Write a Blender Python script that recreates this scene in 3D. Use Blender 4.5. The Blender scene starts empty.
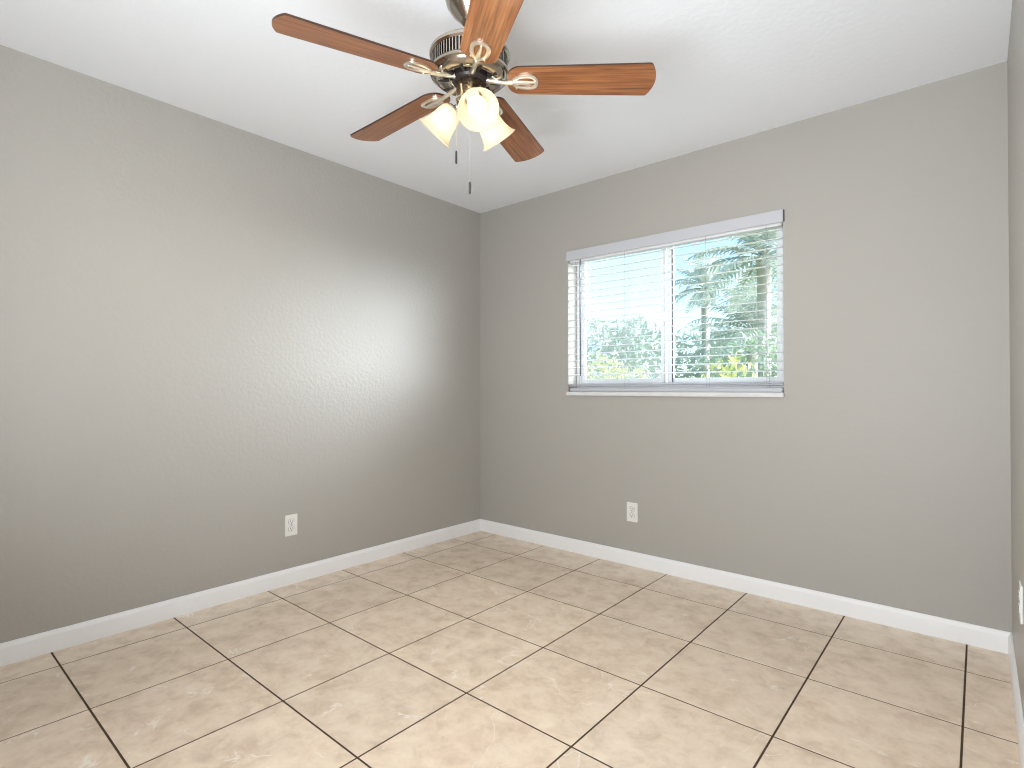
import bpy, bmesh, math, random
from mathutils import Vector, Matrix, Euler

sc = bpy.context.scene
PI = math.pi
RW, RH = 3.0165, 2.4398          # room width (x) and ceiling height; window wall is y=0, left wall is x=0
BACK = -3.16                     # wall behind the camera
FLOORT = -0.004

# ------------------------------------------------------------------ camera
cam = bpy.data.cameras.new('camera')
cam.sensor_fit = 'HORIZONTAL'; cam.sensor_width = 36.0
cam.lens = 546.07 / 1024 * 36.0
cam.clip_start = 0.02
co = bpy.data.objects.new('camera', cam); sc.collection.objects.link(co)
co.location = (2.921, -3.0352, 1.0839)
co.rotation_euler = (PI/2 + 0.0092, 0.0, 0.7079)
sc.camera = co

# ------------------------------------------------------------------ view, world, sun
sc.view_settings.view_transform = 'Standard'
sc.view_settings.look = 'None'
sc.view_settings.gamma = 1.0
sc.view_settings.use_curve_mapping = False
sc.view_settings.exposure = 0.04
sc.cycles.filter_width = 1.1
w = bpy.data.worlds.new('world'); sc.world = w; w.use_nodes = True
nt = w.node_tree; nt.nodes.clear()
sky = nt.nodes.new('ShaderNodeTexSky'); sky.sky_type = 'NISHITA'
sky.sun_disc = False; sky.sun_elevation = math.radians(48); sky.sun_rotation = math.radians(63)
sky.air_density = 1.0; sky.dust_density = 0.6; sky.ozone_density = 1.4; sky.altitude = 0
bg = nt.nodes.new('ShaderNodeBackground'); bg.inputs['Strength'].default_value = 0.40
wo = nt.nodes.new('ShaderNodeOutputWorld')
tint = nt.nodes.new('ShaderNodeMix'); tint.data_type = 'RGBA'; tint.blend_type = 'MULTIPLY'; tint.inputs[0].default_value = 1
tint.inputs[7].default_value = (.84, .97, .92, 1)
nt.links.new(sky.outputs[0], tint.inputs[6]); nt.links.new(tint.outputs[2], bg.inputs[0]); nt.links.new(bg.outputs[0], wo.inputs[0])

def light(kind, name, loc, rot, energy, color=(1, 1, 1), **kw):
    l = bpy.data.lights.new(name, kind); l.energy = energy; l.color = color
    for k, v in kw.items(): setattr(l, k, v)
    o = bpy.data.objects.new(name, l); sc.collection.objects.link(o)
    o.location = loc; o.rotation_euler = rot
    return o
# low hazy sun shining in from the right through the blind
sun_dir = Vector((.89, .455, math.tan(math.radians(4))))
light('SUN', 'sun', (6, 3, 4), sun_dir.to_track_quat('Z', 'Y').to_euler(), 30, (.98, .99, 1), angle=math.radians(66))
# added fill light in the unseen adjoining room, shining in through the doorway
light('AREA', 'adjoining_fill_light', (1.7, -4.9, 1.9), (math.radians(86), 0, 0), 20, (.97, .985, 1.0), shape='RECTANGLE', size=2.6, size_y=1.0)
# added fill light, unseen behind the camera, aimed up into the room
light('AREA', 'soft_fill_light', (2.55, -3.42, .95), (math.radians(138), 0, math.radians(2)), 80, (.90, .955, 1.0), shape='RECTANGLE', size=.9, size_y=.9)

# ------------------------------------------------------------------ materials
def mat(name, color, rough=.5, metal=0, spec=.5, bump=None, noise=None, **kw):
    m = bpy.data.materials.new(name); m.use_nodes = True
    N = m.node_tree; b = N.nodes['Principled BSDF']
    b.inputs['Base Color'].default_value = (*color, 1)
    b.inputs['Roughness'].default_value = rough
    b.inputs['Metallic'].default_value = metal
    b.inputs['Specular IOR Level'].default_value = spec
    for k, v in kw.items():
        b.inputs[k].default_value = v
    tc = N.nodes.new('ShaderNodeTexCoord')
    if noise:                      # (scale, second colour, detail)
        n = N.nodes.new('ShaderNodeTexNoise'); n.inputs['Scale'].default_value = noise[0]
        n.inputs['Detail'].default_value = noise[2] if len(noise) > 2 else 4
        mx = N.nodes.new('ShaderNodeMix'); mx.data_type = 'RGBA'
        mx.inputs[6].default_value = (*color, 1); mx.inputs[7].default_value = (*noise[1], 1)
        N.links.new(tc.outputs['Object'], n.inputs['Vector'])
        N.links.new(n.outputs['Fac'], mx.inputs[0]); N.links.new(mx.outputs[2], b.inputs['Base Color'])
    if bump:                       # (scale, strength, distance, detail)
        n = N.nodes.new('ShaderNodeTexNoise'); n.inputs['Scale'].default_value = bump[0]
        n.inputs['Detail'].default_value = bump[3] if len(bump) > 3 else 3
        bp = N.nodes.new('ShaderNodeBump'); bp.inputs['Strength'].default_value = bump[1]
        bp.inputs['Distance'].default_value = bump[2]
        N.links.new(tc.outputs['Object'], n.inputs['Vector'])
        N.links.new(n.outputs['Fac'], bp.inputs['Height']); N.links.new(bp.outputs[0], b.inputs['Normal'])
    return m

WALLC = (.425, .406, .374)
M = {}
M['wall'] = mat('greige_wall_paint', WALLC, .40, spec=.5, bump=(48, .55, .005, 5))
M['wallf'] = mat('greige_wall_paint_fine', WALLC, .5, spec=.4, bump=(38, .2, .004, 4))
M['ceil'] = mat('white_ceiling_paint', (.86, .88, .915), .8, spec=.2, bump=(45, .25, .004, 4))
M['trim'] = mat('white_trim_paint', (.90, .90, .905), .35, bump=(20, .05, .002))
M['vinyl'] = mat('white_vinyl', (.85, .86, .87), .35, bump=(30, .03, .001))
M['slat'] = mat('white_blind_slat', (.86, .87, .88), .4, bump=(30, .03, .001))
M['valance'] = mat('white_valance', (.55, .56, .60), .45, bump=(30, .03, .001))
M['cord'] = mat('grey_cord', (.40, .41, .46), .7, noise=(200, (.5, .5, .55)))
M['wand'] = mat('grey_wand_plastic', (.10, .10, .13), .3, noise=(60, (.14, .14, .18)))
M['gasket'] = mat('dark_gasket', (.06, .06, .08), .6, noise=(50, (.09, .09, .11)))
M['marble'] = mat('white_marble_sill', (.80, .80, .79), .25, noise=(14, (.62, .63, .64), 8))
M['plate'] = mat('white_outlet_plastic', (.84, .83, .80), .35, noise=(20, (.80, .79, .76)))
M['surround'] = mat('shadow_gap_grey', (.22, .21, .20), .7, noise=(60, (.27, .26, .24)))
M['slot'] = mat('outlet_slot_shadow_grey', (.05, .045, .04), .7, noise=(60, (.08, .07, .06)))
M['grout'] = mat('brown_grout', (.055, .039, .027), .9, noise=(30, (.11, .08, .058)), spec=.1, bump=(200, .3, .001))
M['nickel'] = mat('antique_nickel', (.50, .455, .39), .18, metal=1, noise=(9, (.36, .32, .27)))
M['iron'] = mat('polished_blade_iron', (.82, .77, .66), .28, metal=.85, noise=(15, (.74, .68, .57)))
M['brass'] = mat('antique_brass', (.70, .60, .45), .22, metal=1, noise=(12, (.60, .50, .36)))
M['dark'] = mat('dark_bronze_recess', (.022, .018, .018), .35, metal=.4, noise=(40, (.05, .04, .04)))
M['chain'] = mat('nickel_bead_chain', (.72, .70, .66), .3, metal=.8, noise=(90, (.6, .58, .55)))
M['pull'] = mat('black_pull', (.025, .022, .025), .4, noise=(50, (.05, .045, .05)))
M['stucco'] = mat('white_stucco', (.78, .77, .74), .9, bump=(25, .4, .01))
M['roof'] = mat('grey_shingle', (.35, .33, .32), .9, noise=(6, (.25, .24, .23)))
M['blue'] = mat('blue_siding', (.06, .22, .62), .7, noise=(5, (.09, .28, .70)))
M['lawn'] = mat('lawn_green', (.16, .26, .07), .95, noise=(8, (.24, .30, .10), 8))
M['trunk'] = mat('grey_brown_bark', (.38, .35, .29), .9, noise=(12, (.50, .46, .40)), bump=(20, .6, .02))

def leafmat(name, c1, c2, scale=1.5, trans=.35):
    m = mat(name, c1, .45, noise=(scale, c2, 6))
    N = m.node_tree; b = N.nodes['Principled BSDF']; o = N.nodes['Material Output']
    t = N.nodes.new('ShaderNodeBsdfTranslucent'); mx = N.nodes.new('ShaderNodeMixShader'); mx.inputs[0].default_value = trans
    src = b.inputs['Base Color'].links[0].from_socket
    N.links.new(src, t.inputs['Color'])
    N.links.new(b.outputs[0], mx.inputs[1]); N.links.new(t.outputs[0], mx.inputs[2]); N.links.new(mx.outputs[0], o.inputs['Surface'])
    return m
M['palmleaf'] = leafmat('blue_green_palm_leaf', (.26, .30, .22), (.70, .72, .66))
M['greenleaf'] = leafmat('green_leaf', (.16, .25, .13), (.48, .55, .42))
M['crotonleaf'] = leafmat('yellow_green_leaf', (.72, .62, .22), (.40, .48, .20), 2.5)

def glass_mat():
    m = bpy.data.materials.new('window_glass'); m.use_nodes = True
    N = m.node_tree; N.nodes.remove(N.nodes['Principled BSDF']); o = N.nodes['Material Output']
    t = N.nodes.new('ShaderNodeBsdfTransparent'); t.inputs[0].default_value = (.95, .98, 1, 1)
    g = N.nodes.new('ShaderNodeBsdfGlossy'); g.inputs['Roughness'].default_value = .02
    lw = N.nodes.new('ShaderNodeLayerWeight'); lw.inputs[0].default_value = .5
    pw = N.nodes.new('ShaderNodeMath'); pw.operation = 'POWER'; pw.inputs[1].default_value = 5
    f = N.nodes.new('ShaderNodeMath'); f.operation = 'MULTIPLY_ADD'; f.inputs[1].default_value = .9; f.inputs[2].default_value = .04
    N.links.new(lw.outputs['Facing'], pw.inputs[0]); N.links.new(pw.outputs[0], f.inputs[0])
    mx = N.nodes.new('ShaderNodeMixShader')
    N.links.new(f.outputs[0], mx.inputs[0]); N.links.new(t.outputs[0], mx.inputs[1]); N.links.new(g.outputs[0], mx.inputs[2])
    N.links.new(mx.outputs[0], o.inputs['Surface'])
    return m
M['glass'] = glass_mat()

def screen_mat():
    m = bpy.data.materials.new('insect_screen_mesh'); m.use_nodes = True
    N = m.node_tree; b = N.nodes['Principled BSDF']; o = N.nodes['Material Output']
    b.inputs['Base Color'].default_value = (.82, .84, .84, 1); b.inputs['Roughness'].default_value = .6
    t = N.nodes.new('ShaderNodeBsdfTransparent'); tl = N.nodes.new('ShaderNodeBsdfTranslucent')
    tl.inputs[0].default_value = (.6, .62, .63, 1)
    a = N.nodes.new('ShaderNodeMixShader'); a.inputs[0].default_value = .7
    mx = N.nodes.new('ShaderNodeMixShader'); mx.inputs[0].default_value = .10
    N.links.new(b.outputs[0], a.inputs[1]); N.links.new(tl.outputs[0], a.inputs[2])
    N.links.new(t.outputs[0], mx.inputs[1]); N.links.new(a.outputs[0], mx.inputs[2]); N.links.new(mx.outputs[0], o.inputs['Surface'])
    return m
M['screen'] = screen_mat()

def shade_mat():
    m = bpy.data.materials.new('frosted_lamp_glass'); m.use_nodes = True
    N = m.node_tree; b = N.nodes['Principled BSDF']; o = N.nodes['Material Output']
    b.inputs['Base Color'].default_value = (.84, .75, .60, 1); b.inputs['Roughness'].default_value = .3
    b.inputs['Emission Color'].default_value = (1, .86, .64, 1); b.inputs['Emission Strength'].default_value = .16
    tl = N.nodes.new('ShaderNodeBsdfTranslucent'); tl.inputs[0].default_value = (1, .93, .78, 1)
    mx = N.nodes.new('ShaderNodeMixShader'); mx.inputs[0].default_value = .6
    N.links.new(b.outputs[0], mx.inputs[1]); N.links.new(tl.outputs[0], mx.inputs[2]); N.links.new(mx.outputs[0], o.inputs['Surface'])
    return m
M['shade'] = shade_mat()
def bulb_mat():
    m = bpy.data.materials.new('lit_bulb'); m.use_nodes = True
    N = m.node_tree; N.nodes.remove(N.nodes['Principled BSDF'])
    e = N.nodes.new('ShaderNodeEmission'); e.inputs[0].default_value = (1, .86, .66, 1); e.inputs[1].default_value = 4.2
    N.links.new(e.outputs[0], N.nodes['Material Output'].inputs['Surface'])
    return m
M['bulb'] = bulb_mat()

def wood_mat():
    m = mat('reddish_walnut_blade', (.3, .1, .03), .30, spec=.6)
    N = m.node_tree; b = N.nodes['Principled BSDF']
    tc = N.nodes.new('ShaderNodeTexCoord'); mp = N.nodes.new('ShaderNodeMapping')
    mp.inputs['Scale'].default_value = (4, 105, 10)
    n = N.nodes.new('ShaderNodeTexNoise'); n.inputs['Scale'].default_value = 1.0; n.inputs['Detail'].default_value = 8; n.inputs['Roughness'].default_value = .65; n.inputs['Distortion'].default_value = .6
    r = N.nodes.new('ShaderNodeValToRGB'); e = r.color_ramp.elements
    e[0].position = .3; e[0].color = (.085, .028, .012, 1); e[1].position = .72; e[1].color = (.43, .175, .065, 1)
    x = r.color_ramp.elements.new(.5); x.color = (.26, .098, .036, 1)
    N.links.new(tc.outputs['Object'], mp.inputs[0]); N.links.new(mp.outputs[0], n.inputs['Vector'])
    N.links.new(n.outputs['Fac'], r.inputs[0]); N.links.new(r.outputs[0], b.inputs['Base Color'])
    return m
M['wood'] = wood_mat()
M['woodedge'] = mat('dark_blade_edge', (.03, .012, .006), .5, noise=(30, (.05, .02, .01)))

T = .45; GX, GY = .174, .3026     # floor tile pitch; first grout lines from the left and window walls
def tile_mat():
    m = mat('beige_ceramic_tile', (.6, .5, .4), .23, spec=.5)
    N = m.node_tree; b = N.nodes['Principled BSDF']; L = N.links
    tc = N.nodes.new('ShaderNodeTexCoord')
    # a different offset per tile, so that the clouding breaks at each joint
    mp = N.nodes.new('ShaderNodeMapping'); mp.inputs['Location'].default_value = (-GX/T, GY/T, 0); mp.inputs['Scale'].default_value = (1/T, 1/T, 0)
    fl = N.nodes.new('ShaderNodeVectorMath'); fl.operation = 'FLOOR'
    wn = N.nodes.new('ShaderNodeTexWhiteNoise'); wn.noise_dimensions = '3D'
    L.new(tc.outputs['Object'], mp.inputs[0]); L.new(mp.outputs[0], fl.inputs[0]); L.new(fl.outputs[0], wn.inputs['Vector'])
    sc_ = N.nodes.new('ShaderNodeVectorMath'); sc_.operation = 'SCALE'; sc_.inputs['Scale'].default_value = 9
    ad = N.nodes.new('ShaderNodeVectorMath'); ad.operation = 'ADD'
    L.new(wn.outputs['Color'], sc_.inputs[0]); L.new(tc.outputs['Object'], ad.inputs[0]); L.new(sc_.outputs[0], ad.inputs[1])
    n1 = N.nodes.new('ShaderNodeTexNoise'); n1.inputs['Scale'].default_value = 10; n1.inputs['Detail'].default_value = 10; n1.inputs['Roughness'].default_value = .68; n1.inputs['Distortion'].default_value = .25
    L.new(ad.outputs[0], n1.inputs['Vector'])
    r = N.nodes.new('ShaderNodeValToRGB'); e = r.color_ramp.elements
    e[0].position = .33; e[0].color = (.66, .515, .385, 1); e[1].position = .68; e[1].color = (.88, .75, .60, 1)
    x = r.color_ramp.elements.new(.5); x.color = (.80, .655, .51, 1)
    L.new(n1.outputs['Fac'], r.inputs[0])
    # thin pale veins
    n2 = N.nodes.new('ShaderNodeTexNoise'); n2.inputs['Scale'].default_value = 4.2; n2.inputs['Detail'].default_value = 5; n2.inputs['Distortion'].default_value = .8
    L.new(ad.outputs[0], n2.inputs['Vector'])
    s = N.nodes.new('ShaderNodeMath'); s.operation = 'SUBTRACT'; s.inputs[1].default_value = .56
    ab = N.nodes.new('ShaderNodeMath'); ab.operation = 'ABSOLUTE'
    mr = N.nodes.new('ShaderNodeMapRange'); mr.inputs['From Min'].default_value = .0; mr.inputs['From Max'].default_value = .009; mr.inputs['To Min'].default_value = 1; mr.inputs['To Max'].default_value = 0
    n3 = N.nodes.new('ShaderNodeTexNoise'); n3.inputs['Scale'].default_value = 6.5; n3.inputs['Detail'].default_value = 2
    L.new(ad.outputs[0], n3.inputs['Vector'])
    mr3 = N.nodes.new('ShaderNodeMapRange'); mr3.inputs['From Min'].default_value = .52; mr3.inputs['From Max'].default_value = .58
    L.new(n3.outputs['Fac'], mr3.inputs['Value'])
    mu = N.nodes.new('ShaderNodeMath'); mu.operation = 'MULTIPLY'
    L.new(n2.outputs['Fac'], s.inputs[0]); L.new(s.outputs[0], ab.inputs[0]); L.new(ab.outputs[0], mr.inputs['Value'])
    L.new(mr.outputs[0], mu.inputs[0]); L.new(mr3.outputs[0], mu.inputs[1])
    mu2 = N.nodes.new('ShaderNodeMath'); mu2.operation = 'MULTIPLY'; mu2.inputs[1].default_value = .85; L.new(mu.outputs[0], mu2.inputs[0])
    mx = N.nodes.new('ShaderNodeMix'); mx.data_type = 'RGBA'; mx.inputs[7].default_value = (.93, .87, .78, 1)
    L.new(mu2.outputs[0], mx.inputs[0]); L.new(r.outputs[0], mx.inputs[6])
    # small per-tile tone shift
    hv = N.nodes.new('ShaderNodeHueSaturation'); mrv = N.nodes.new('ShaderNodeMapRange'); mrv.inputs['To Min'].default_value = .95; mrv.inputs['To Max'].default_value = 1.05
    L.new(wn.outputs['Value'], mrv.inputs['Value']); L.new(mrv.outputs[0], hv.inputs['Value']); L.new(mx.outputs[2], hv.inputs['Color'])
    L.new(hv.outputs[0], b.inputs['Base Color'])
    bp = N.nodes.new('ShaderNodeBump'); bp.inputs['Strength'].default_value = .12; bp.inputs['Distance'].default_value = .004
    L.new(n1.outputs['Fac'], bp.inputs['Height']); L.new(bp.outputs[0], b.inputs['Normal'])
    return m
M['tile'] = tile_mat()

# ------------------------------------------------------------------ mesh helpers
def obj(name, bm, mats, parent=None, smooth=False, loc=None, rot=None):
    me = bpy.data.meshes.new(name)
    bmesh.ops.recalc_face_normals(bm, faces=bm.faces[:])
    bm.to_mesh(me); bm.free()
    for m in (mats if isinstance(mats, (list, tuple)) else [mats]): me.materials.append(m)
    if smooth:
        me.polygons.foreach_set('use_smooth', [True]*len(me.polygons))
        if smooth != 'all':
            me.set_sharp_from_angle(angle=math.radians(38))
    o = bpy.data.objects.new(name, me); sc.collection.objects.link(o)
    if parent: o.parent = parent
    if loc: o.location = loc
    if rot: o.rotation_euler = rot
    return o
def box(bm, a, b, bev=0, mi=0, seg=1):
    r = bmesh.ops.create_cube(bm, size=1)
    vs = r['verts']
    for v in vs:
        v.co = Vector(((a[0]+b[0])/2 + v.co.x*(b[0]-a[0]), (a[1]+b[1])/2 + v.co.y*(b[1]-a[1]), (a[2]+b[2])/2 + v.co.z*(b[2]-a[2])))
    fs = {f for v in vs for f in v.link_faces}
    for f in fs: f.material_index = mi
    if bev:
        es = {e for v in vs for e in v.link_edges}
        bmesh.ops.bevel(bm, geom=list(es), offset=bev, segments=seg, affect='EDGES', material=mi if mi else -1)
def prism(bm, pts, h0, h1, axis='z', mi=0):
    """outline pts (2-D, CCW) extruded between h0 and h1 along axis"""
    def P(p, h): return {'z': (p[0], p[1], h), 'x': (h, p[0], p[1]), 'y': (p[0], h, p[1])}[axis]
    a = [bm.verts.new(P(p, h0)) for p in pts]; b = [bm.verts.new(P(p, h1)) for p in pts]
    n = len(pts); fs = [bm.faces.new(a), bm.faces.new(b)]
    for i in range(n): fs.append(bm.faces.new((a[i], a[(i+1) % n], b[(i+1) % n], b[i])))
    for f in fs: f.material_index = mi
    return fs
def lathe(bm, prof, n=48, mtx=None, mi=0, cap=True):
    rings = []
    for r, z in prof:
        if r < 1e-6: ring = [bm.verts.new((0, 0, z))]
        else: ring = [bm.verts.new((r*math.cos(2*PI*i/n), r*math.sin(2*PI*i/n), z)) for i in range(n)]
        rings.append(ring)
    for a, b in zip(rings, rings[1:]):
        for i in range(n):
            j = (i+1) % n
            if len(a) == 1 and len(b) == 1: continue
            if len(a) == 1: f = bm.faces.new((a[0], b[i], b[j]))
            elif len(b) == 1: f = bm.faces.new((a[i], a[j], b[0]))
            else: f = bm.faces.new((a[i], a[j], b[j], b[i]))
            f.material_index = mi
    if cap:
        for ring in (rings[0], rings[-1]):
            if len(ring) > 2: bm.faces.new(ring).material_index = mi
    if mtx:
        for ring in rings:
            for v in ring: v.co = mtx @ v.co
def tube(bm, pts, rad, n=8, mi=0):
    pts = [Vector(p) for p in pts]; rings = []
    for i, p in enumerate(pts):
        d = (pts[min(i+1, len(pts)-1)] - pts[max(i-1, 0)]).normalized()
        u = d.cross(Vector((0, 0, 1)));
        if u.length < 1e-3: u = d.cross(Vector((1, 0, 0)))
        u.normalize(); v = d.cross(u)
        r = rad[i] if isinstance(rad, (list, tuple)) else rad
        rings.append([bm.verts.new(p + u*r*math.cos(2*PI*k/n) + v*r*math.sin(2*PI*k/n)) for k in range(n)])
    for a, b in zip(rings, rings[1:]):
        for k in range(n): bm.faces.new((a[k], a[(k+1) % n], b[(k+1) % n], b[k])).material_index = mi
    bm.faces.new(rings[0]).material_index = mi; bm.faces.new(rings[-1]).material_index = mi
def thing(name, label, cat, loc=(0, 0, 0), rz=0, group=None):
    o = bpy.data.objects.new(name, None); sc.collection.objects.link(o)
    o.location = loc; o.rotation_euler = (0, 0, rz); o.empty_display_size = .1
    o['label'] = label; o['category'] = cat
    if group: o['group'] = group
    return o
def struct(o): o['kind'] = 'structure'; return o
def copy_tree(o, parent=None):
    c = o.copy(); sc.collection.objects.link(c)
    if parent: c.parent = parent
    for ch in [x for x in sc.objects if x.parent == o]: copy_tree(ch, c)
    return c

# ------------------------------------------------------------------ room shell
X0, X1, Z0, Z1 = .822, 2.158, 1.066, 2.000      # window opening
RECESS, WT = .10, .20
bm = bmesh.new()
box(bm, (0, 0, -.12), (X0, WT, 2.6)); box(bm, (X1, 0, -.12), (RW+.2, WT, 2.6))
box(bm, (X0, 0, -.12), (X1, WT, Z0-.026)); box(bm, (X0, 0, Z1), (X1, WT, 2.6))
struct(obj('wall_front', bm, M['wallf']))
bm = bmesh.new(); box(bm, (-.2, BACK-2.6, -.12), (0, WT, 2.6)); struct(obj('wall_left', bm, M['wall']))
bm = bmesh.new(); box(bm, (RW, BACK-2.6, -.12), (RW+.2, 0, 2.6)); struct(obj('wall_right', bm, M['wall']))
# wall behind the camera with a wide cased opening into the adjoining room
OX0, OX1 = 1.0, 2.93
bm = bmesh.new(); box(bm, (0, BACK-.12, 0), (OX0, BACK, RH)); box(bm, (OX1, BACK-.12, 0), (RW, BACK, RH)); box(bm, (OX0, BACK-.12, 2.08), (OX1, BACK, RH))
struct(obj('wall_back', bm, M['wallf']))
bm = bmesh.new(); box(bm, (0, BACK-2.6, 0), (RW, BACK-2.48, RH)); struct(obj('wall_rear', bm, M['wallf']))
bm = bmesh.new(); box(bm, (0, BACK-2.6, RH), (RW, 0, RH+.12)); struct(obj('ceiling', bm, M['ceil']))
# floor: grout bed with bevelled tiles
bm = bmesh.new()
box(bm, (0, BACK-2.6, -.12), (RW, 0, -.0010), mi=1)
G = .0030
xs = [0.0] + [GX + T*i for i in range(7)] + [RW]; ys = [0.0] + [-(GY + T*i) for i in range(13)]; ys.append(BACK-2.6)
ys = [y for y in ys if y >= BACK-2.6]
for i in range(len(xs)-1):
    for j in range(len(ys)-1):
        a, b, c, d = xs[i]+G, xs[i+1]-G, ys[j+1]+G, ys[j]-G
        if b-a > .02 and d-c > .02: box(bm, (a, c, -.006), (b, d, 0), bev=.0011, mi=0)
struct(obj('floor', bm, [M['tile'], M['grout']]))
# baseboards: profile with eased, rounded top
BH, BT = .087, .0125
prof = [(0, 0), (BT, 0), (BT, BH-.020), (BT-.001, BH-.014), (BT-.0045, BH-.010), (BT-.0055, BH-.005), (BT-.0075, BH-.001), (0.002, BH), (0, BH)]
def bb(name, p0, p1, nrm):
    p0, p1, nrm = Vector(p0), Vector(p1), Vector(nrm); bm = bmesh.new()
    a = [bm.verts.new(p0 + nrm*d + Vector((0, 0, z))) for d, z in prof]; b = [bm.verts.new(p1 + nrm*d + Vector((0, 0, z))) for d, z in prof]
    n = len(prof)
    for i in range(n): bm.faces.new((a[i], a[(i+1) % n], b[(i+1) % n], b[i]))
    bm.faces.new(a); bm.faces.new(b)
    struct(obj(name, bm, M['trim'], smooth=True))
bb('baseboard_front', (0, 0, 0), (RW, 0, 0), (0, -1, 0))
bb('baseboard_left', (0, BACK, 0), (0, -BT+.003, 0), (1, 0, 0))
bb('baseboard_right', (RW, BACK, 0), (RW, -BT+.003, 0), (-1, 0, 0))
bb('baseboard_back', (BT, BACK, 0), (OX0-.06, BACK, 0), (0, 1, 0))
bm = bmesh.new()                                   # casing round the opening behind the camera
box(bm, (OX0-.06, BACK, 0), (OX0, BACK+.014, 2.14), .003); box(bm, (OX1, BACK, 0), (OX1+.06, BACK+.014, 2.14), .003); box(bm, (OX0, BACK, 2.08), (OX1, BACK+.014, 2.14), .003)
struct(obj('trim_2', bm, M['trim']))

# ------------------------------------------------------------------ window
bm = bmesh.new()
box(bm, (X0-.004, -.022, Z0-.025), (X1+.004, RECESS+.06, Z0), .003, seg=2)
struct(obj('trim_1', bm, M['marble']))
win = bpy.data.objects.new('window_1', None); sc.collection.objects.link(win); win.location = ((X0+X1)/2, RECESS, Z0); struct(win)
def wl(name, bm, m, smooth=False):
    for v in bm.verts: v.co -= win.location
    return obj(name, bm, m, win, smooth)
FY0, FY1 = RECESS, RECESS+.06
bm = bmesh.new(); F = .036
box(bm, (X0, FY0, Z0), (X0+F, FY1, Z1), .003); box(bm, (X1-F, FY0, Z0), (X1, FY1, Z1), .003)
box(bm, (X0+F, FY0, Z0), (X1-F, FY1, Z0+.055), .003); box(bm, (X0+F, FY0, Z1-.022), (X1-F, FY1, Z1), .003)
box(bm, (X0+F, FY0-.004, Z0+.018), (X1-F, FY0+.004, Z0+.024), .001)
wl('window_frame', bm, M['vinyl'])
MX0, MX1 = 1.438, 1.498
def sash(xa, xb, ya, yb, wl_, wr_):
    bm = bmesh.new(); za, zb = Z0+.055, Z1-.022
    box(bm, (xa, ya, za), (xa+wl_, yb, zb), .003); box(bm, (xb-wr_, ya, za), (xb, yb, zb), .003)
    box(bm, (xa+wl_, ya, za), (xb-wr_, yb, za+.03), .003); box(bm, (xa+wl_, ya, zb-.02), (xb-wr_, yb, zb), .003)
    return bm
wl('sash', sash(X0+F, MX0+.036, FY0+.004, FY0+.028, .03, .036), M['vinyl'])
wl('sash', sash(MX0+.010, X1-F, FY0+.031, FY0+.055, .055, .03), M['vinyl'])
bm = bmesh.new(); box(bm, (X0+F+.03, FY0+.014, Z0+.08), (MX0, FY0+.018, Z1-.04)); wl('glass_pane', bm, M['glass'])
bm = bmesh.new(); box(bm, (MX0+.065, FY0+.041, Z0+.08), (X1-F-.03, FY0+.045, Z1-.04)); wl('glass_pane', bm, M['glass'])
bm = bmesh.new(); box(bm, (X0+F+.008, FY1+.004, Z0+.03), (MX1, FY1+.0045, Z1-.03)); wl('insect_screen', bm, M['screen'])
bm = bmesh.new(); box(bm, (MX1-.001, FY0+.028, Z0+.06), (MX1+.006, FY0+.036, Z1-.06)); wl('gasket', bm, M['gasket'])
bm = bmesh.new(); box(bm, (MX0+.020, FY0+.002, Z0+.045), (MX0+.023, FY0+.0045, Z1-.045)); wl('weather_strip', bm, M['cord'])
bm = bmesh.new(); box(bm, (MX0+.008, FY0-.004, 1.50), (MX0+.028, FY0+.006, 1.56), .003); wl('sash_latch', bm, M['vinyl'])

# ------------------------------------------------------------------ blind
BZ = Z0
bl = thing('window_blind', 'white horizontal slat blind with a plain valance hanging in the window', 'window blind', ((X0+X1)/2, .03, Z0))
def bp_(name, bm, m, smooth=False):
    for v in bm.verts: v.co -= bl.location
    return obj(name, bm, m, bl, smooth)
bm = bmesh.new()
VZ0, VZ1 = 1.941, 2.005
box(bm, (X0-.004, -.019, VZ0), (X1+.004, -.009, VZ1), .002, seg=2)
box(bm, (X0-.004, -.0095, VZ0), (X0+.004, .0, VZ1)); box(bm, (X1-.004, -.0095, VZ0), (X1+.004, .0, VZ1))
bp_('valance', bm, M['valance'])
bm = bmesh.new(); box(bm, (X1+.004, -.017, VZ0+.003), (X1+.008, -.001, VZ1-.002)); bp_('valance_end_shade', bm, M['gasket'])  # dark strip standing in for the shaded gap at the valance end
bm = bmesh.new(); box(bm, (X0+.008, .004, 1.930), (X1-.008, .056, 1.985), .002); bp_('headrail', bm, M['slat'])
TILT = math.radians(7); PITCH = .0459
nslat = 17; ztop = 1.914
def slat_bm(zc, tilt):
    bm = bmesh.new(); n = 6; top = []; bot = []
    for i in range(n+1):
        u = -1 + 2*i/n; y = .025*u; z = .0022*(1-u*u)
        c, s = math.cos(tilt), math.sin(tilt)
        for arr, dz in ((top, .0013), (bot, -.0013)):
            yy, zz = y, z+dz
            arr.append((.030 + yy*c - zz*s, zc + yy*s + zz*c))
    pts = top + bot[::-1]
    prism(bm, [(p[0], p[1]) for p in pts], X0+.006, X1-.006, 'x')
    return bm
for i in range(nslat): bp_('slat', slat_bm(ztop - i*PITCH, TILT), M['slat'], True)
zlast = ztop - (nslat-1)*PITCH
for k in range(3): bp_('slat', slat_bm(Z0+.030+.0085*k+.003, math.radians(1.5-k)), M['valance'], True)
bm = bmesh.new(); box(bm, (X0+.006, .005, Z0+.002), (X1-.006, .055, Z0+.024), .004, seg=2); bp_('bottom_rail', bm, M['valance'], True)
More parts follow.
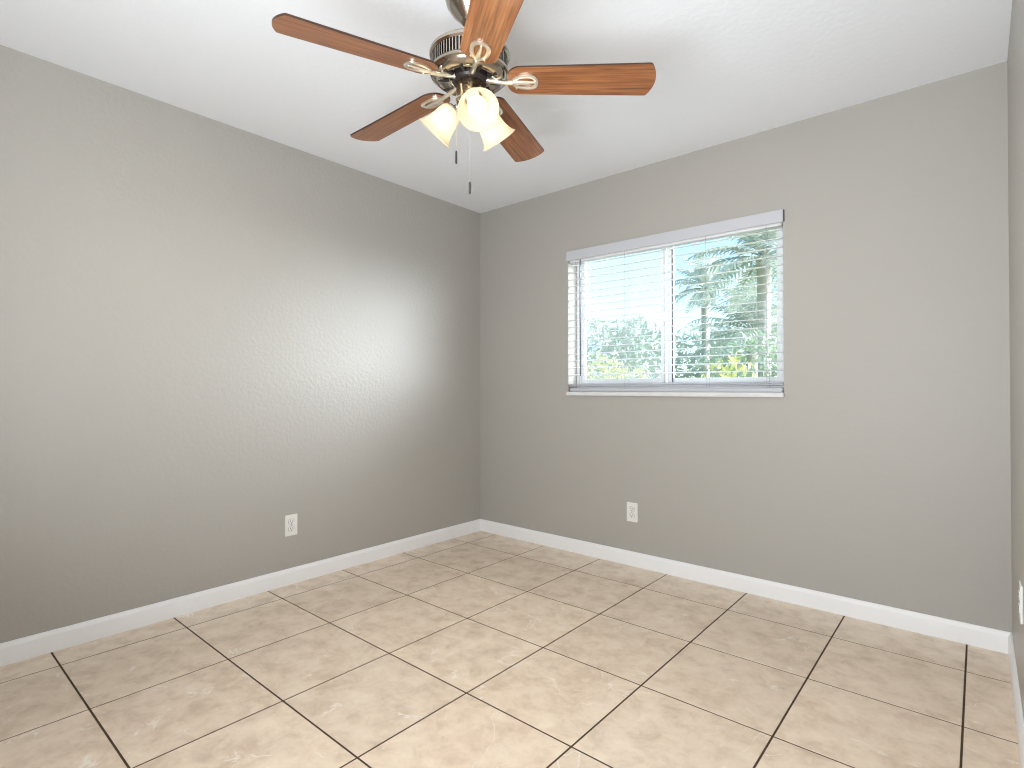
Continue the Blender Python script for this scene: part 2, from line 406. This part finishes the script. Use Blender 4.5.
for fx in (.875, 1.245, 1.755, 2.075):
    bm = bmesh.new()
    for yy in (.0045, .0555):
        box(bm, (fx-.0012, yy-.0005, Z0+.02), (fx+.0012, yy+.0005, 1.945))
    for i in range(nslat): 
        z = ztop - i*PITCH-.002; s = math.sin(TILT)*.025
        prism(bm, [(.0045, z-s-.0008), (.0555, z+s-.0008), (.0555, z+s), (.0045, z-s)], fx-.0008, fx+.0008, 'x')
    bp_('ladder_cord', bm, M['cord'])
bm = bmesh.new(); tube(bm, [(.920, -.004, 1.935), (.921, -.0045, 1.6), (.922, -.004, 1.170)], .0046, 6); tube(bm, [(.920, -.003, 1.945), (.920, -.003, 1.93)], .002, 6); bp_('tilt_wand', bm, M['wand'], True)

# ------------------------------------------------------------------ electrical outlets
def outlet(label, loc, rz):
    t = thing('electrical_outlet', label, 'outlet', loc, rz)
    bm = bmesh.new()      # plate faces local -y
    w2, h2 = .0365, .0585
    box(bm, (-w2, -.006, -h2), (w2, 0, h2), .0025, seg=2)
    obj('cover_plate', bm, M['plate'], t, True)
    for sz in (1, -1):
        bm = bmesh.new(); zc = sz*.0195; pts = []
        for i in range(32):
            a = 2*PI*i/32; x, z = .0172*math.cos(a), .0172*math.sin(a); z = max(-.0140, min(.0140, z)); pts.append((x, zc+z))
        prism(bm, pts, -.0085, -.005, 'y')
        for sx, hh in ((-1, .0045), (1, .0036)):
            box(bm, (sx*.0065-.0015, -.0088, zc+.003-hh), (sx*.0065+.0015, -.0084, zc+.003+hh), mi=1)
        lathe(bm, [(0, 0), (.0032, 0), (.0032, .0004), (0, .0004)], 12, Matrix.Translation((0, -.0084, zc-.0075)) @ Matrix.Rotation(PI/2, 4, 'X'), 1, False)
        rim = bmesh.new()
        outer = [(x*1.09, zc+(z-zc)*1.09) for x, z in pts]
        prism(rim, outer, -.0063, -.0055, 'y')
        r = obj('receptacle', bm, [M['plate'], M['slot']], t)
        obj('receptacle_surround', rim, M['surround'], r)
    bm = bmesh.new(); lathe(bm, [(0, 0), (.0034, 0), (.003, .0012), (0, .0016)], 14, Matrix.Translation((0, -.006, 0)) @ Matrix.Rotation(PI/2, 4, 'X'), 0, False)
    obj('screw', bm, M['cord'], t, True)
    return t
outlet('white duplex outlet on the wall below the window', (1.297, 0, .328), 0)
outlet('white duplex outlet on the left wall, the wall without a window', (0, -1.518, .326), PI/2)
outlet('white duplex outlet on the right wall, cut off by the picture edge', (RW, -.76, .436), -PI/2)

# ------------------------------------------------------------------ ceiling fan
FX, FY_, FZ = 1.6848, -1.7994, 2.0725
DROOP = .030
fan = thing('ceiling_fan', 'five-blade ceiling fan with reddish wood blades and three lit glass shades', 'ceiling fan', (FX, FY_, RH))
def fp(name, bm, m, parent=None, smooth=True):
    for v in bm.verts: v.co.z -= RH
    return obj(name, bm, m, parent or fan, smooth)
bm = bmesh.new(); lathe(bm, [(0, RH), (.080, RH), (.082, RH-.012), (.081, 2.34), (.074, 2.315), (.058, 2.290), (.040, 2.272), (.030, 2.262), (.026, 2.258), (0, 2.258)], 56); fp('canopy', bm, M['nickel'])
bm = bmesh.new(); lathe(bm, [(0, 2.262), (.014, 2.262), (.014, 2.205), (0, 2.205)], 24); lathe(bm, [(.014, 2.232), (.024, 2.230), (.027, 2.218), (.027, 2.196), (.014, 2.195)], 32, cap=False); fp('downrod', bm, M['dark'])
bm = bmesh.new()
lathe(bm, [(0, 2.203), (.030, 2.203), (.050, 2.198), (.085, 2.182), (.112, 2.168), (.124, 2.160), (.128, 2.154), (.128, 2.146), (.122, 2.141), (.108, 2.141)], 72, cap=False)
lathe(bm, [(.110, 2.100), (.124, 2.100), (.127, 2.095), (.126, 2.088), (.120, 2.084)], 72, cap=False)
fp('motor_housing', bm, M['nickel'])
bm = bmesh.new(); lathe(bm, [(.110, 2.145), (.110, 2.096)], 72, cap=False); fp('vent_core', bm, M['dark'])
bm = bmesh.new()
for k in range(72):
    b2 = bmesh.new(); box(b2, (.109, -.0017, 2.099), (.1215, .0017, 2.143))
    me = bpy.data.meshes.new('t'); b2.to_mesh(me); b2.free(); me.transform(Matrix.Rotation(2*PI*k/72, 4, 'Z')); bm.from_mesh(me); bpy.data.meshes.remove(me)
fp('vent_grille', bm, M['nickel'], smooth=False)
bm = bmesh.new()
lathe(bm, [(.121, 2.086), (.116, 2.078), (.104, 2.070), (.088, 2.067), (.070, 2.074), (.060, 2.085)], 72, cap=False)
fp('lower_housing', bm, M['nickel'])
for k in range(10):      # dark slots pressed into the lower bowl
    bm = bmesh.new(); a0 = 2*PI*k/10+.2
    prism(bm, [(r_*math.cos(a0+d), r_*math.sin(a0+d)) for r_, d in ((.066, -.05), (.100, -.045), (.100, .045), (.066, .05))], 2.0660, 2.0745)
    fp('vent_slot', bm, M['dark'], smooth=False)
bm = bmesh.new(); lathe(bm, [(0, 2.090), (.056, 2.090), (.058, 2.084), (.058, 2.070), (.053, 2.064), (0, 2.064)], 48)
for k in range(10):
    a0 = 2*PI*(k+.5)/10; lathe(bm, [(0, 0), (.004, 0), (.003, .003), (0, .003)], 10, Matrix.Translation((.048*math.cos(a0), .048*math.sin(a0), 2.0645)) @ Matrix.Rotation(PI, 4, 'X'), 0, False)
fp('flywheel', bm, M['dark'])
bm = bmesh.new(); lathe(bm, [(0, 2.068), (.040, 2.068), (.043, 2.064), (.043, 2.014), (.045, 2.010), (.045, 2.004), (.040, 1.996), (.028, 1.984), (.014, 1.977), (.008, 1.968), (.010, 1.962), (.006, 1.955), (0, 1.953)], 48); fp('switch_housing', bm, M['brass'])

# blades with their irons
PITCHB = -.2037
def blade_outline():
    pts = []
    ri, ro, wi, wo = .122, .587, .057, .0656
    rc = .042
    pts += [(ri + rc - rc*math.cos(t), -(wi-rc) - rc*math.sin(t)) for t in [i*PI/2/8 for i in range(9)]]
    # shallow arc tip with small eased corners
    xc = .560
    pts += [(xc, -wo)] + [(.5665, -wo+.0015)]
    for i in range(1, 16):
        u = -1 + 2*i/16; pts.append((.5675 + .0195*(1-u*u), u*(wo-.0015)))
    pts += [(.5665, wo-.0015), (xc, wo)]
    pts += [(ri + rc - rc*math.cos(t), (wi-rc) + rc*math.sin(t)) for t in [PI/2 - i*PI/2/8 for i in range(9)]]
    return pts
def make_blade(par, ang):
    bm = bmesh.new(); prism(bm, blade_outline(), -.003, .003)
    for f in bm.faces:
        if len(f.verts) == 4: f.material_index = 1
    b = obj('blade', bm, [M['wood'], M['woodedge']], par, loc=(0, 0, FZ-RH), rot=(PITCHB, DROOP, ang))
    bm = bmesh.new(); zt, zb = -.0035, -.0095
    # open egg-shaped bracket: ring outline
    n = 40; c0, L, Wd = .176, .044, .030
    def egg(s, k):
        a = 2*PI*k/n; x = math.cos(a); y = math.sin(a)
        wx = 1 + .22*x
        return (c0 + L*s[0]*(math.copysign(abs(x)**.85, x)), Wd*s[1]*(math.copysign(abs(y)**.85, y))*wx)
    o_ = [egg((1, 1), k) for k in range(n)]; i_ = [egg((.72, .60), k) for k in range(n)]
    vo = [[bm.verts.new((p[0], p[1], z)) for p in o_] for z in (zt, zb+.001)]; vi = [[bm.verts.new((p[0], p[1], z)) for p in i_] for z in (zt, zb+.001)]
    mid = [bm.verts.new(((p[0]+q[0])/2, (p[1]+q[1])/2, zb-.0015)) for p, q in zip(o_, i_)]
    for k in range(n):
        j = (k+1) % n
        bm.faces.new((vo[0][k], vo[0][j], vo[1][j], vo[1][k])); bm.faces.new((vi[0][k], vi[0][j], vi[1][j], vi[1][k]))
        bm.faces.new((vo[1][k], vo[1][j], mid[j], mid[k])); bm.faces.new((mid[k], mid[j], vi[1][j], vi[1][k])); bm.faces.new((vo[0][k], vo[0][j], vi[0][j], vi[0][k]))
    # central tongue tapering toward the tip
    tube(bm, [(.140, 0, -.0075), (.155, 0, -.0085), (.185, 0, -.0085), (.212, 0, -.0075)], [.0065, .0080, .0060, .0030], 8)
    # neck from the flywheel
    tube(bm, [(.046, 0, .003), (.062, 0, .001), (.088, 0, -.005), (.112, 0, -.008), (.138, 0, -.0085)], [.0095, .0090, .0070, .0065, .0085], 10)
    obj('blade_iron', bm, M['iron'], b, True)
    for x, y in ((.150, -.021), (.150, .021), (.208, 0)):
        bm = bmesh.new(); lathe(bm, [(0, 0), (.0035, 0), (.0028, .002), (0, .0025)], 10, Matrix.Translation((x, y, -.0105)) @ Matrix.Rotation(PI, 4, 'X'), 0, False)
        obj('screw', bm, M['iron'], b, True)
    return b
b0 = make_blade(fan, math.radians(252.82))
for k in range(1, 5):
    c = copy_tree(b0, fan); c.rotation_euler = (PITCHB, DROOP, math.radians(252.82-72*k))

# three bell shades; each hangs at 45 degrees
TAU = math.radians(44)
toward = math.atan2(-.76, .65)
for k, al in enumerate((17, 131, -105)):
    az = toward + math.radians(al)
    rad = Vector((math.cos(az), math.sin(az), 0)); ax = rad*math.sin(TAU) - Vector((0, 0, 1))*math.cos(TAU)
    rim = rad*.122 + Vector((0, 0, 1.918)); neck = rim - ax*.098
    q = ax.to_track_quat('Z', 'Y').to_matrix().to_4x4(); mt = Matrix.Translation(neck) @ q
    bm = bmesh.new()
    outp = [(.024, 0), (.030, .004), (.036, .014), (.040, .030), (.0425, .050), (.046, .068), (.052, .084), (.0585, .094), (.0635, .098)]
    inn = [(r-.003, t) for r, t in outp[::-1]]
    lathe(bm, outp + [(.0625, .0995)] + inn, 48, mt, cap=False)
    sh = fp('lamp_shade', bm, M['shade'], smooth='all')
    bm = bmesh.new(); lathe(bm, [(0, -.006), (.0185, -.006), (.0265, -.002), (.0275, .003), (.0265, .010), (.014, .011), (.014, .026), (0, .026)], 32, mt)
    tube(bm, [Vector((rad.x*.026, rad.y*.026, 1.998)), Vector((rad.x*.036, rad.y*.036, 1.996)), neck - ax*.004], .0095, 12)
    fp('lamp_socket', bm, M['nickel'], sh)
    bm = bmesh.new(); lathe(bm, [(.012, .024), (.014, .030), (.022, .042), (.0285, .056), (.030, .066), (.028, .077), (.020, .087), (.010, .0915), (0, .0925)], 32, mt, cap=False)
    fp('light_bulb', bm, M['bulb'], sh, smooth='all')
    # the lamp's own light, leaving through the mouth of its shade
    tip = Vector((FX, FY_, 0)) + neck + ax*.101
    light('SPOT', 'fan_lamp_light', tip, (-ax).to_track_quat('Z', 'Y').to_euler(), 11.5, (1, .89, .75), spot_size=math.radians(150), spot_blend=.6, shadow_soft_size=.025)

def pull(x, y, ztop_, zmid, zbot):
    bm = bmesh.new(); z = ztop_
    while z > zmid:
        lathe(bm, [(0, .0013), (.0011, .0006), (.0011, -.0006), (0, -.0013)], 6, Matrix.Translation((x, y, z)), cap=False); z -= .0031
    tube(bm, [(x, y, ztop_), (x, y, zmid)], .0005, 5)
    c = fp('pull_chain', bm, M['chain'])
    bm = bmesh.new(); lathe(bm, [(0, zmid+.001), (.002, zmid), (.0035, zmid-.004), (.0035, zbot+.003), (.002, zbot), (0, zbot)], 14, Matrix.Translation((x, y, 0)))
    fp('pull_handle', bm, M['pull'], c)
r_ = Vector((.760, .650)); t_ = Vector((.650, -.760))
p = r_*-.0415 + t_*.012; pull(p.x, p.y, 2.02, 1.842, 1.80)
p = r_*.0035 + t_*.0425; pull(p.x, p.y, 2.01, 1.732, 1.693)

# ------------------------------------------------------------------ outdoors
GZ = -.25
bm = bmesh.new(); box(bm, (-30, .2, GZ-.1), (25, 40, GZ)); struct(obj('ground', bm, M['lawn']))
random.seed(4)
def leaf_cloud(bm, c, r, n, size, squash=(1, 1, 1)):
    for _ in range(n):
        while True:
            v = Vector((random.uniform(-1, 1), random.uniform(-1, 1), random.uniform(-1, 1)))
            if .25 < v.length < 1: break
        p = Vector(c) + Vector((v.x*r*squash[0], v.y*r*squash[1], v.z*r*squash[2]))
        d = (v.normalized()*.6 + Vector((random.gauss(0, .6), random.gauss(0, .6), random.gauss(0, .6)))).normalized()
        u = d.orthogonal().normalized(); u.rotate(Matrix.Rotation(random.uniform(0, 2*PI), 3, d)); s = size*random.uniform(.6, 1.3); w_ = d.cross(u)
        q = [p - u*s, p + w_*s*.32 + d*s*.06, p + u*s, p - w_*s*.32 + d*s*.06]
        bm.faces.new([bm.verts.new(x) for x in q])
def broad_tree(name, label, cat, base, h, blobs, leaf, size, n, group=None):
    t = thing(name, label, cat, (base[0], base[1], GZ), group=group)
    bm = bmesh.new()
    for bx, by, bz, br, sq in blobs: leaf_cloud(bm, (bx, by, bz), br, int(n*br*br), size, sq)
    obj('foliage', bm, leaf, t)
    bm = bmesh.new(); tube(bm, [(0, 0, -.02), (.03, .02, h*.4), (0, .05, h*.7)], [.07, .05, .03], 8)
    for bx, by, bz, br, sq in blobs: tube(bm, [(.02, .02, h*.3), (bx*.6, by*.6, bz*.8), (bx, by, bz)], [.03, .02, .008], 6)
    obj('trunk', bm, M['trunk'], t, True)
def palm(label, base, h, nf, fl, seed, lean=(0, 0)):
    random.seed(seed)
    t = thing('palm_tree', label, 'palm tree', (base[0], base[1], GZ))
    bm = bmesh.new(); pts = [(lean[0]*u*u, lean[1]*u*u, h*u) for u in [i/8 for i in range(9)]]
    tube(bm, [(pts[0][0], pts[0][1], -.02)] + pts[1:], [.13, .10, .09, .085, .085, .085, .085, .09, .10], 12); obj('trunk', bm, M['trunk'], t, True)
    cx, cy = lean
    for k in range(nf):
        az = k*2.39996 + random.uniform(-.2, .2); el = math.radians(82 - 100*k/nf + random.uniform(-6, 6)); L_ = fl*random.uniform(.85, 1.1)
        bm = bmesh.new(); p = Vector((cx, cy, h)); d = Vector((math.cos(az)*math.cos(el), math.sin(az)*math.cos(el), math.sin(el)))
        side = Vector((-math.sin(az), math.cos(az), 0)); spine = [p.copy()]; N_ = 17
        for i in range(N_):
            p = p + d*(L_/N_); spine.append(p.copy()); d = (d + Vector((0, 0, -.045 - .03*i/N_))).normalized()
            if i > 1:
                for sgn in (-1, 1):
                    ll = L_*.26*math.sin(PI*min(1, (i+2)/(N_+2)))**.6*random.uniform(.85, 1.1)
                    tip = p + (side*sgn*.8 + d*.55 + Vector((0, 0, -.30 + random.uniform(-.15, .1)))).normalized()*ll
                    mid_ = p + (side*sgn*.85 + d*.5).normalized()*ll*.5
                    wv = d*.021
                    a = [bm.verts.new(x) for x in (p-wv, p+wv, mid_+wv, mid_-wv)]; bm.faces.new(a)
                    bm.faces.new((a[3], a[2], bm.verts.new(tip)))
        tube(bm, spine, [.014*(1-i/(N_+2)) for i in range(N_+1)], 5)
        obj('frond', bm, M['palmleaf'], t)
palm('tall near palm by the right edge of the window, largest of the palms', (.74, 4.7), 3.1, 36, 1.05, 2, (.0, 0))
palm('small distant palm just right of the centre post of the window', (-1.55, 8.6), 3.5, 24, .8, 9, (.0, 0))
palm('lowest palm, its crown just above the bushes in the right window pane', (-.1, 7.0), 2.35, 34, 1.15, 5, (.0, 0))
random.seed(11)
o1 = [(0, 0, 2.0, .75, (1.2, 1, 1)), (-.7, 0, 1.75, .6, (1, 1, 1)), (.8, .1, 2.1, .6, (1, 1, 1)), (0, 0, 1.2, .9, (1.5, 1, .8))]
broad_tree('leafy_tree', 'leafy green tree behind the left window pane', 'tree', (-2.75, 6.2), 2.0, o1, M['greenleaf'], .085, 1500)
o2 = [(0, 0, 1.1, .8, (1.3, 1, 1)), (1.2, .2, 1.2, .8, (1.2, 1, 1.0)), (-1.1, .1, 1.0, .7, (1.2, 1, 1))]
broad_tree('green_hedge', 'dense blue-green bush under the palms', 'bush', (-1.1, 12.0), 1.6, [(a*1.7, b, c*1.9, r*1.85, s) for a, b, c, r, s in o2], M['palmleaf'], .13, 900)
o3 = [(0, 0, 1.45, .42, (1, 1, 1)), (.45, 0, 1.3, .35, (1, 1, 1)), (-.45, .05, 1.3, .4, (1, 1, 1)), (0, 0, .8, .5, (1.3, 1, 1))]
broad_tree('yellow_shrub', 'yellow-leaved shrub low in the left window pane', 'shrub', (-1.15, 3.6), 1.2, o3, M['crotonleaf'], .07, 1600)
o4 = [(0, 0, 1.35, .33, (1, 1, 1.1)), (.25, 0, 1.1, .3, (1, 1, 1)), (0, 0, .7, .4, (1.2, 1, 1))]
broad_tree('yellow_shrub', 'yellow-green shrub in front of the palm in the right window pane', 'shrub', (.90, 2.9), 1.1, o4, M['crotonleaf'], .06, 1600)
o5 = [(0, 0, 1.7, .36, (1, 1, 1)), (.4, .05, 1.6, .33, (1, 1, 1)), (-.35, 0, 1.5, .32, (1, 1, 1)), (0, 0, 1.0, .45, (1.2, 1, 1))]
broad_tree('leafy_bush', 'pale green bush hiding the foot of the tall palm', 'bush', (.85, 3.8), 1.5, o5, M['greenleaf'], .065, 1500)
# neighbouring house
hs = thing('neighbouring_house', 'blue house wall glimpsed behind the leafy tree at far left', 'house', (-9.35, 15.5, GZ))
bm = bmesh.new(); box(bm, (-3, 0, -.02), (.4, .8, 3.1)); obj('wall', bm, M['blue'], hs)
bm = bmesh.new(); prism(bm, [(-.3, 3.1), (1.2, 3.1), (.45, 3.5)], -3.3, .7, 'x'); obj('roof', bm, M['stucco'], hs)
